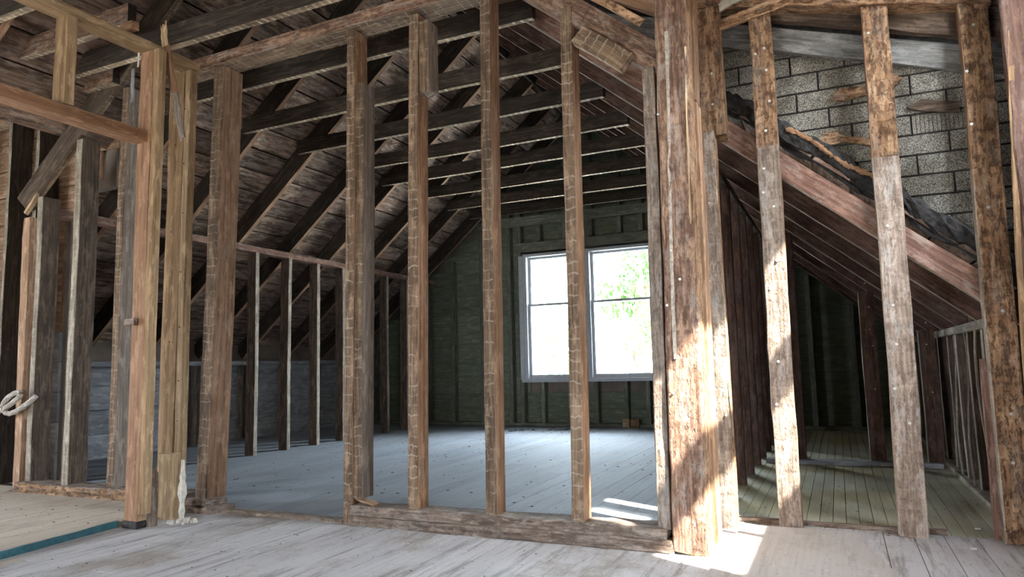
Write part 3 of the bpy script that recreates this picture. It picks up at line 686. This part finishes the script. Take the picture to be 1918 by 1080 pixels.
# ---- siding wall with brick pattern, Y = 3.56
wsd = tag(empty('wall_siding', (0, 3.58, 1.3)), kind='structure')
def zroof(x): return zr(x) + .31
V_ = [(-1.25, 3.58, zroof(-1.25) - .03), (.95, 3.58, zroof(.95) - .03), (.95, 3.58, 2.1), (-1.25, 3.58, 2.9)]
VV = V_ + [(a, b_ + .03, c_) for a, b_, c_ in V_]
link('backing_sheet', make_mesh('backing_sheet', VV, [(0, 1, 2, 3), (7, 6, 5, 4), (0, 4, 5, 1), (1, 5, 6, 2), (2, 6, 7, 3), (3, 7, 4, 0)], [M['char']]), wsd)
def zrake(x): return 2.31 - .335 * (x + .44)     # lower edge of the grey board
random.seed(3)
BH, BW = .094, .24
tilt = .0
r = 0; zc = .98
def clip_poly(poly, f):
    out = []
    for i in range(len(poly)):
        a, b_ = poly[i], poly[(i + 1) % len(poly)]; fa, fb = f(a), f(b_)
        if fa >= 0: out.append(a)
        if (fa >= 0) != (fb >= 0):
            t = fa / (fa - fb); out.append((a[0] + (b_[0] - a[0]) * t, a[1] + (b_[1] - a[1]) * t))
    return out
def prism(name, poly, y0, y1, mat, parent, bev=.004):
    cx = sum(p[0] for p in poly) / len(poly); cz = sum(p[1] for p in poly) / len(poly); k = len(poly)
    V = [(p[0], y1, p[1]) for p in poly] + [(p[0], y0 + bev, p[1]) for p in poly] + [(p[0] + (cx - p[0]) * .03, y0, p[1] + (cz - p[1]) * .06) for p in poly]
    Fs = [(i, (i + 1) % k, k + (i + 1) % k, k + i) for i in range(k)] + [(k + i, k + (i + 1) % k, 2 * k + (i + 1) % k, 2 * k + i) for i in range(k)] + [tuple(range(2 * k, 3 * k))]
    return link(name, make_mesh(name, V, Fs, [M[mat]]), parent, (0, 0, 0))
while zc < 2.75:
    xx = -1.3 + (BW / 2 if r % 2 else 0) + random.uniform(-.02, .02)
    while xx < .95:
        wd = BW
        ribbed = random.random() < .10
        poly = [(xx + .004, zc + .004), (xx + wd - .004, zc + .004), (xx + wd - .004, zc + BH - .004), (xx + .004, zc + BH - .004)]
        poly = clip_poly(poly, lambda p: p[1] - zroof(p[0]) - .01 * math.sin(p[0] * 60))
        if poly: poly = clip_poly(poly, lambda p: zrake(p[0]) + .02 - p[1])
        if len(poly) > 2:
            xs_ = [p[0] for p in poly]; zs_ = [p[1] for p in poly]
            if (max(xs_) - min(xs_)) > .03 and (max(zs_) - min(zs_)) > .02:
                if ribbed and len(poly) == 4:
                    nr = int(wd / .017)
                    for q in range(nr):
                        a0 = xx + .004 + q * (wd - .012) / nr
                        sub = clip_poly([(a0, zc + .004), (a0 + .0145, zc + .004), (a0 + .0145, zc + BH - .004), (a0, zc + BH - .004)], lambda p: p[1] - zroof(p[0]))
                        if len(sub) > 2: prism('brick_rib', sub, 3.571, 3.58, 'granule', wsd, .002)
                else: prism('brick', poly, 3.568, 3.58, 'granule', wsd, .003)
        xx += wd
    zc += BH; r += 1
# fix world placement of the prisms (their parent stands off the origin)
for o in list(wsd.children):
    o.location = -Vector(wsd.location)
o = timber('rake_board', ('gray_rake', 'dark_wood', 'dark_wood', 'gray_rake'), (-1.35, 3.53, 2.375 + .335 * .91), (.95, 3.53, 2.375 - .335 * 1.39), .03, .115, (0, 1, 0), seg=14)
tag(o, 'weathered grey board sloping across the top of the brick-pattern siding', 'board')
for j, (dz, dy) in enumerate(((.13, -.02), (.24, -.06))):
    o = timber('soffit_board', ('dark_stud', 'dark_wood', 'dark_wood', 'dark_stud'), (-.75, 3.50 + dy, 2.375 + .335 * .31 + dz), (.95, 3.50 + dy, 2.375 - .335 * 1.39 + dz), .05, .10, (0, 1, 0), jit=.004)
    tag(o, ('dark rough board directly above the grey rake board', 'blackened rough board, topmost above the grey rake board')[j], 'board')
# torn patches and splinters on the siding
def splinter(pts, y, th, mat, lab, cat):
    k = len(pts); V = [(a, y, c_) for a, c_ in pts] + [(a, y + th, c_) for a, c_ in pts]
    Fs = [tuple(range(k))[::-1], tuple(range(k, 2 * k))] + [(i, (i + 1) % k, k + (i + 1) % k, k + i) for i in range(k)]
    UV = [(V[i][0], V[i][2]) for f in Fs for i in f]
    tag(link('wood_splinter', make_mesh('wood_splinter', V, Fs, [M[mat]], UV, None, V[0]), None, V[0]), lab, cat, 'torn wood on the siding')
splinter([(.04, 1.955), (.10, 2.0), (.20, 1.99), (.32, 2.02), (.355, 2.0), (.33, 1.975), (.2, 1.945), (.1, 1.935)], 3.548, .014, 'orange_rot', 'pointed orange wood splinter across the siding behind the middle stud', 'splinter')
splinter([(.36, 1.86), (.42, 1.885), (.56, 1.85), (.56, 1.80), (.44, 1.825), (.37, 1.85)], 3.548, .014, 'dark_stud', 'dark brown pointed splinter against the siding near the pitted stud', 'splinter')
splinter([(-.015, 1.77), (.02, 1.80), (.06, 1.80), (.08, 1.775), (.20, 1.74), (.21, 1.70), (.1, 1.74), (.04, 1.735), (.0, 1.745)], 3.552, .012, 'orange_rot', 'small orange torn patch on the siding below the ribbed bricks', 'splinter')
splinter([(.235, 1.53), (.26, 1.56), (.31, 1.60), (.32, 1.63), (.285, 1.60), (.25, 1.565)], 3.552, .012, 'maroon', 'small dark red splinter low on the siding', 'splinter')
# charred roof edge lying along the foot of the siding
def rough_strip(name, xa, xb, zf, y, hgt, dep, mat, lab, cat, seed):
    rs = random.Random(seed); V, Fs = [], []; ns = 60; nc = 8
    for i in range(ns + 1):
        x_ = xa + (xb - xa) * i / ns
        for k in range(nc):
            a = 2 * math.pi * k / nc; rr = 1 + rs.uniform(-.35, .35)
            V.append((x_ + rs.uniform(-.006, .006), y + math.cos(a) * dep * rr, zf(x_) + math.sin(a) * hgt * rr + .012 * math.sin(x_ * 23 + seed)))
    for i in range(ns):
        for k in range(nc): Fs.append((i * nc + k, i * nc + (k + 1) % nc, (i + 1) * nc + (k + 1) % nc, (i + 1) * nc + k))
    Fs += [tuple(range(nc)), tuple(range(ns * nc, ns * nc + nc))[::-1]]
    tag(link(name, make_mesh(name, V, Fs, [M[mat]], None, None, V[0]), None, V[0]), lab, cat)
rough_strip('shingle_edge', -.95, .9, lambda x_: zroof(x_) - .045, 3.52, .05, .028, 'char', 'black crumbling shingle edge along the foot of the brick-pattern siding', 'shingles', 1)
rough_strip('tar_paper', -.7, .9, lambda x_: zroof(x_) - .105, 3.545, .018, .02, 'char', 'torn tar paper layer hanging below the black shingle edge', 'tar paper', 2)
rough_strip('rotten_sheathing', -.15, .3, lambda x_: zroof(x_) - .03, 3.49, .013, .008, 'orange_rot', 'rotten orange wood showing in the shingle edge between two studs', 'wood', 3)

# ---- cross partition in the eave, Y = 5.5
g3 = 'studs of the small partition in the eave'
for xs, zt, lab in ((-.40, None, 'dark red stud of the eave partition, nearest the big post'), (.155, None, 'dark red stud with bright nails in the middle of the eave partition'), (.50, None, 'dark red stud of the eave partition, nearest the low outer wall')):
    o = upright('partition_stud', ('maroon', 'maroon', 'dark_stud', 'knee_edge'), xs, xs + (.15 if xs < 0 else .10), 5.50, 5.55, .03, zr(xs + .1) - .01, lean=.0)
    tag(o, lab, 'stud', g3)
    if xs > 0: nails(o, xs + .03, xs + .08, 5.5, (.5, .8, .95, 1.1, 1.25, 1.4), r=.005)
tag(along_x('partition_sill', 'clad_board', -.52, .58, 5.44, 5.54, .0, .03, seg=8), 'pale grey sill board across the eave floor', 'sill board')
tag(along_x('floor_batten', 'sole', -.48, .36, 3.455, 3.49, .0, .02, seg=10, jit=.002), 'low dark batten on the floor behind the wide studs', 'batten')

# ---- pieces at the near right edge
tag(upright('corner_stud', ('orange_rot', 'maroon', 'dark_stud', 'maroon_brace'), .665, .72, 3.22, 3.32, .0, 2.5, lean=.03, jit=.003), 'dark red stud edge beside the pitted stud', 'stud')
o = timber('loose_lath', ('new_shadow',), (.605, 3.12, .0), (.70, 3.14, 2.5), .02, .012, (1, 0, 0), seg=18, warp=.012, jit=.002)
tag(o, 'long pale lath strip standing against the dark corner boards', 'lath')
for j, (xa, xb, mt, lab) in enumerate(((.66, .80, 'rough_post', 'rough brown vertical board at the edge of the view beside the loose lath'), (.80, .89, 'orange_rot', 'rotted vertical board in the corner by the sunny window'))):
    tag(upright('corner_board', 'dark_stud' if j else 'maroon', xa, xb, 3.12 - j * .02, 3.15 - j * .02, .0, 2.6, jit=.005), lab, 'board')
tag(upright('base_block', 'maroon_brace', .518, .56, 3.43, 3.455, .0, .72, lean=.008), 'short plain strip against the foot of the dark pitted stud', 'board')

# ---- far-left short studs under the broken rafter and their sole plate
g4 = 'studs under the broken rafter'
lm = ('knee_edge', 'dark_stud', 'dark_stud', 'lath_brown')
o = upright('wall_stud', ('left_sheath', 'left_sheath'), -4.86, -4.785, FY + .0, FY + .09, .02, 1.80, lean=-.03, jit=.003); tag(o, 'pale torn stud, outermost of the short front studs, beside the rope', 'stud', g4)
o = upright('wall_stud', lm, -4.75, -4.70, FY + .01, FY + .13, .06, 1.93, lean=-.01, jit=.002); tag(o, 'short dark stud with pale edge ending under the broken rafter', 'stud', g4)
o = upright('wall_stud', lm, -4.385, -4.325, FY + .005, FY + .13, .06, 2.26, lean=.005, jit=.003); tag(o, 'dark stud with pale flaking edge reaching up to the sloping rafter', 'stud', g4)
o = upright('wall_stud', ('lath_brown', 'gray_side', 'dark_stud', 'lath_brown'), -3.965, -3.905, FY, FY + .13, .06, 2.52, lean=.02); tag(o, 'grey-brown stud just behind the pale door jamb', 'stud', g4)
for za, zb, e, lab in ((.0, .034, .02, 'lower rotten sole plate under the dark front studs'), (.034, .064, .03, 'upper rotten sole plate under the dark front studs')):
    o = along_x('sole_plate', ('orange_rot', 'sole', 'sole', 'orange_rot'), -4.78, -3.32, FY - .025, FY + .12, za + .02, zb + .02, seg=18, jit=.005, ends=(.04, .0))
    tag(o, lab, 'plate', 'sole plates under the dark front studs')
# wide-opening jamb stud
o = upright('wall_stud', ('lath_brown', 'red_side', 'dark_stud', 'lath_brown'), -3.232, -3.150, FY, FY + .14, .06, 2.49, lean=.07, jit=.002); tag(o, 'thick brown jamb stud of the wide opening with chalk scratches', 'stud', 'jambs of the wide opening')
tag(along_x('plate_block', ('dark_stud', 'sole'), -3.31, -3.04, FY - .06, FY + .10, .0, .032, seg=5, jit=.003), 'lower plate offcut under the thick jamb stud', 'block')
tag(along_x('plate_block', ('dark_stud', 'sole'), -3.30, -3.10, FY - .05, FY + .10, .033, .062, seg=5, jit=.003), 'upper plate offcut under the thick jamb stud', 'block')

# ---- side doorway frame, pale newer lumber
o = empty('door_jamb', (-3.15, 2.44, 0)); tag(o, 'pale newer door jamb post of the side doorway, standing at the strip end', 'post')
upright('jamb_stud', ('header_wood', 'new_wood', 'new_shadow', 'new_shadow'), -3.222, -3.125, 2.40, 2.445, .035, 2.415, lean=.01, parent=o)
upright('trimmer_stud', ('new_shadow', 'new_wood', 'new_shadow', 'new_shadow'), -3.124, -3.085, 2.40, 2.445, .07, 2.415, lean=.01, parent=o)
upright('foot_block', 'char', -3.222, -3.12, 2.395, 2.45, .0, .034, parent=o, jit=.004, seg=2)
timber('tape_strip', 'plaster', (-3.225, 2.395, 2.34), (-3.222, 2.395, 2.42), .012, .004, (1, 0, 0), o, seg=2)
o2 = upright('foot_splinter', 'sole', -3.125, -3.098, 2.45, 2.49, .0, .27, jit=.004, ends=(0, .02)); tag(o2, 'short splintered upright at the foot of the pale door jamb', 'block')
o = empty('corner_post', (-3.2, 2.69, 0)); tag(o, 'pale newer corner post where the side doorway meets the partition', 'post')
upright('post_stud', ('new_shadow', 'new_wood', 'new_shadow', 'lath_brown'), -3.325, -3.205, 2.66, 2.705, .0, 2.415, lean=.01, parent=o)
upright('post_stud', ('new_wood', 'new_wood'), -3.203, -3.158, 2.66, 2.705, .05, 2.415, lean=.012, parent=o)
nails(o, -3.20, -3.16, 2.66, (.5, .7, 1.0, 1.3, 1.6, 1.9, 2.2), 'rust_nail', .004)
nails(o, -3.30, -3.22, 2.66, (.9, 1.5, 2.0), 'rust_nail', .004)
tag(upright('foot_block', ('new_wood', 'new_wood'), -3.245, -3.125, 2.60, 2.64, .0, .33, ends=(0, .002)), 'clean short block leaning on the foot of the pale corner post', 'block')
V, Fs = [], []
rs = random.Random(4)
for i in range(15):
    t = i / 14; r_ = .024 * (1 - .25 * t) + rs.uniform(-.009, .009)
    for k in range(6): V.append((-3.095 + math.cos(k * 1.05) * r_, 2.63 + math.sin(k * 1.05) * r_ * .7, t * .30))
for i in range(14):
    for k in range(6): Fs.append((i * 6 + k, i * 6 + (k + 1) % 6, (i + 1) * 6 + (k + 1) % 6, (i + 1) * 6 + k))
Fs += [tuple(range(6))[::-1], tuple(range(84, 90))]
tag(link('plaster_drip', make_mesh('plaster_drip', V, Fs, [M['plaster']], None, None, V[0]), None, V[0]), 'white plaster crust on the foot of the pale corner post', 'plaster')
rs = random.Random(8)
for i in range(9):
    x_, y_ = -3.07 + rs.uniform(-.03, .10), 2.62 + rs.uniform(-.08, .04); s_ = rs.uniform(.008, .02)
    V = [(x_ + math.cos(a * 1.2566) * s_ * rs.uniform(.7, 1.2), y_ + math.sin(a * 1.2566) * s_, 0) for a in range(5)] + [(x_ + math.cos(a * 1.2566) * s_ * .6, y_ + math.sin(a * 1.2566) * s_ * .6, s_ * rs.uniform(.8, 1.4)) for a in range(5)]
    Fs = [tuple(range(5))[::-1], tuple(range(5, 10))] + [(a, (a + 1) % 5, 5 + (a + 1) % 5, 5 + a) for a in range(5)]
    tag(link('plaster_crumb', make_mesh('plaster_crumb', V, Fs, [M['plaster']], None, None, V[0]), None, V[0]), 'white plaster crumb on the floor at the pale corner post', 'plaster', 'plaster crumbs by the corner post')
nw = ('new_wood', 'new_wood', 'new_wood', 'new_wood')
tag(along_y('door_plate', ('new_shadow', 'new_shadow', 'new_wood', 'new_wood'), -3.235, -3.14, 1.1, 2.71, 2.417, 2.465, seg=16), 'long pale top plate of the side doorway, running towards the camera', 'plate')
tag(along_y('door_header', ('header_wood', 'header_wood', 'header_wood', 'header_wood'), -3.235, -3.14, .9, 2.398, 1.925, 1.985, seg=16), 'reddish door header of the side doorway, below the pale plate', 'header')
tag(upright('cripple_stud', ('new_shadow', 'new_wood'), -3.235, -3.14, 1.97, 2.015, 1.987, 2.415), 'short pale cripple stud between door header and top plate', 'stud')
tag(along_x('blocking', ('header_wood',), -3.19, -3.10, 2.26, 2.30, 2.467, 2.51, seg=3), 'small pale block on top of the long pale plate', 'block')
# hanging splintered lath at the corner
o = empty('hanging_lath', (-3.08, 2.52, 1.98)); tag(o, 'splintered lath hanging from the pale plate, bright broken tip upward', 'lath')
timber('lath_body', ('header_wood',), (-3.075, 2.50, 2.20), (-3.10, 2.46, 2.46), .042, .014, (1, 0, 0), o, seg=6, jit=.002)
timber('lath_body', ('gray_side',), (-3.045, 2.53, 1.97), (-3.074, 2.50, 2.21), .04, .012, (1, 0, 0), o, seg=6, jit=.003, ends=(.02, 0))
timber('broken_tip', ('new_wood',), (-3.10, 2.455, 2.45), (-3.112, 2.45, 2.575), .038, .012, (1, 0, 0), o, seg=5, jit=.002, ends=(0, .03))
tag(timber('paper_scrap', ('clad_board',), (-3.245, 2.385, 2.15), (-3.25, 2.385, 2.33), .022, .004, (1, 0, 0), jit=.004, seg=6), 'torn grey paper scrap on the pale door jamb', 'paper')
tag(timber('wood_scrap', ('rough_post',), (-3.235, 2.385, 1.0), (-3.165, 2.385, 1.005), .02, .035, (0, 1, 0), jit=.003, seg=3), 'small brown scrap nailed across the pale door jamb', 'block')

# ---- transverse wall above the roof at the far left
wfl = tag(empty('wall_dormer', (-5.5, 3.1, 0)), kind='structure')
z = .0; r = 0
while z < 2.75:
    x_in = -5.0 if z < 1.75 else XL - (2.6 - z) / S - .05
    x_in = min(x_in, -4.45)
    plank('wall_board', 'left_sheath' if z > .9 else 'clad_board', round(x_in + 6.7, 2), .205, .02, wfl, ((x_in - 6.7) / 2, 3.19, z + .105), (math.pi / 2, 0, 0)); z += .211; r += 1
boxes('outer_skin', [(-6.8, -5.05, 3.205, 3.26, 0, 3), (-5.05, -4.5, 3.205, 3.26, 2.05, 3)], 'outer', wfl)
for j, (xs, lab) in enumerate(((-5.44, 'dark stud at the picture edge with a narrow pale front edge'), (-5.11, 'dark stud in front of the reddish sheathing, crossing the broken rafter'), (-5.9, 'dark stud outermost in front of the reddish sheathing'))):
    tag(upright('wall_stud', ('knee_edge', 'dark_wood', 'dark_wood', 'dark_wood'), xs, xs + .035, 3.02, 3.17, .0, 2.62, jit=.002), lab, 'stud', 'studs before the reddish sheathing')
tag(along_x('top_plate', ('joist_face', 'dark_stud', 'dark_stud', 'left_sheath'), -6.6, -4.85, 3.0, 3.12, 2.62, 2.67), 'plate on top of the dark studs before the reddish sheathing', 'plate')
tag(timber('ceiling_plank', ('joist_face', 'header_wood'), (-4.95, 1.9, 2.80), (-4.55, 3.2, 2.80), .25, .02, (-1, 0, 0)), 'lath-marked ceiling plank lying over the joists at the far corner', 'plank')
tag(timber('ceiling_plank', ('joist_face', 'header_wood'), (-5.3, 1.9, 2.78), (-4.95, 3.2, 2.78), .25, .02, (-1, 0, 0)), 'second lath-marked ceiling plank, farther out over the joists', 'plank')
tag(timber('broken_lath', ('new_wood', 'new_wood'), (-4.86, FY - .0, 1.83), (-4.77, FY + .01, 1.94), .03, .02, (0, 1, 0), jit=.002, ends=(.01, .02)), 'small orange broken lath below the end of the broken rafter', 'lath')

# ---- rope
def tube(pts, r, k=8):
    V, Fs = [], []; n_ = len(pts); pts = [Vector(p) for p in pts]
    for i, p in enumerate(pts):
        t = (pts[min(i + 1, n_ - 1)] - pts[max(i - 1, 0)]).normalized(); a = t.cross(Vector((0, 0, 1))).normalized(); b_ = t.cross(a)
        for j in range(k):
            an = 2 * math.pi * j / k + i * .5; rr = r * (1 + .15 * math.cos(an * 3))
            V.append(p + a * math.cos(2 * math.pi * j / k) * rr + b_ * math.sin(2 * math.pi * j / k) * rr)
    for i in range(n_ - 1):
        for j in range(k): Fs.append((i * k + j, i * k + (j + 1) % k, (i + 1) * k + (j + 1) % k, (i + 1) * k + j))
    Fs += [tuple(range(k))[::-1], tuple(range((n_ - 1) * k, n_ * k))]
    return V, Fs
def bez(P, n_=24):
    out = []
    for i in range(n_ + 1):
        t = i / n_; q = [Vector(p) for p in P]
        while len(q) > 1: q = [a.lerp(b_, t) for a, b_ in zip(q, q[1:])]
        out.append(q[0])
    return out
V, Fs = tube(bez([(-5.15, 2.73, .44), (-4.95, 2.72, .50), (-4.78, 2.77, .55), (-4.66, 2.80, .66), (-4.70, 2.80, .68), (-4.80, 2.76, .66), (-4.86, 2.75, .58)]) + bez([(-4.86, 2.75, .57), (-4.87, 2.76, .50), (-4.82, 2.77, .48), (-4.72, 2.80, .56), (-4.66, 2.83, .62)]), .016)
tag(link('rope', make_mesh('rope', V, Fs, [M['rope']], None, None, V[0]), None, V[0]), 'twisted grey rope knotted around the outermost short stud', 'rope')

# ---- small things on the far floor
for i, (x_, w_, h_) in enumerate(((-2.30, .08, .10), (-2.205, .10, .10), (-1.93, .07, .09))):
    tag(boxes('wood_block', [(x_, x_ + w_, BY - .04 - i * .01, BY - .01, 0.0, h_)], 'new_shadow' if i else 'new_wood'), ('pale orange wood block on the floor under the gable window, lit end', 'orange-brown wood block next to the pale one under the window', 'reddish wood block by the wall, partly behind the narrow grey stud')[i], 'block', 'wood blocks under the window')
def scatter(name, n_, fn, smin, smax, mat, lab, cat, seed, flat_=.25):
    rs = random.Random(seed); V, Fs = [], []
    for i in range(n_):
        x_, y_, z_ = fn(rs); s_ = smin + (smax - smin) * rs.random() ** 4; a0 = rs.random() * 6.28; el = rs.uniform(.3, 1)
        b0 = len(V)
        for k in range(4):
            a = a0 + k * 1.5708; V.append((x_ + math.cos(a) * s_ * (el if k % 2 else 1), y_ + math.sin(a) * s_ * (el if k % 2 else 1), z_ + .0005))
        V.append((x_, y_, z_ + s_ * flat_ + .001))
        for k in range(4): Fs.append((b0 + k, b0 + (k + 1) % 4, b0 + 4))
        Fs.append((b0 + 3, b0 + 2, b0 + 1, b0))
    tag(link(name, make_mesh(name, V, Fs, [M[mat]], None, None, V[0]), None, V[0]), lab, cat, kind='stuff')
scatter('floor_debris', 900, lambda r: (r.uniform(-4.7, -.7), 2.95 + 5.0 * r.random(), 0), .002, .016, 'debris', 'dark specks scattered over the grey floor of the far room', 'debris', 1)
scatter('floor_debris', 60, lambda r: (-3.25 + r.gauss(0, .22), 7.45 + r.gauss(0, .14), 0), .012, .05, 'debris', 'dark leaf litter on the grey floor below the gable window', 'debris', 2)
scatter('floor_debris', 500, lambda r: (r.uniform(-3.1, .6), r.uniform(1.6, 2.78), 0.0), .001, .007, 'debris', 'dark specks on the front floor before the partition', 'debris', 3)
scatter('plaster_dust', 420, lambda r: (r.uniform(-2.4, -.3), 2.78 - abs(r.gauss(0, .28)), 0.0), .001, .005, 'debris_pale', 'pale plaster crumbs on the front floor along the sole plate', 'debris', 4, .6)
scatter('floor_debris', 250, lambda r: (r.uniform(-.5, .58), r.uniform(3.0, 4.6), 0.0), .001, .009, 'debris', 'dark crumbs on the floor around the wide studs', 'debris', 5)
scatter('floor_debris', 160, lambda r: (r.uniform(-4.9, -3.35), r.uniform(1.6, 2.78), 0.022), .002, .014, 'debris', 'dark chips on the pale plywood by the rotten sole plate', 'debris', 6)
for (x_, y_, s_, z0_, lab) in ((.42, 3.25, .014, 0, 'white chip on the floor before the dark pitted stud'), (.49, 3.62, .013, 0, 'white chip on the floor beside the low outer wall'), (.02, 2.55, .022, .009, 'white plaster flake on the tan plywood patch')):
    V = [(x_ + math.cos(a * 1.047) * s_ * (1.4 if a % 3 else .9), y_ + math.sin(a * 1.047) * s_ * .7, z0_) for a in range(6)]; V += [(a, b_, z0_ + .006) for a, b_, c_ in V]
    Fs = [tuple(range(6))[::-1], tuple(range(6, 12))] + [(a, (a + 1) % 6, 6 + (a + 1) % 6, 6 + a) for a in range(6)]
    tag(link('plaster_chip', make_mesh('plaster_chip', V, Fs, [M['debris_pale']], None, None, V[0]), None, V[0]), lab, 'plaster')
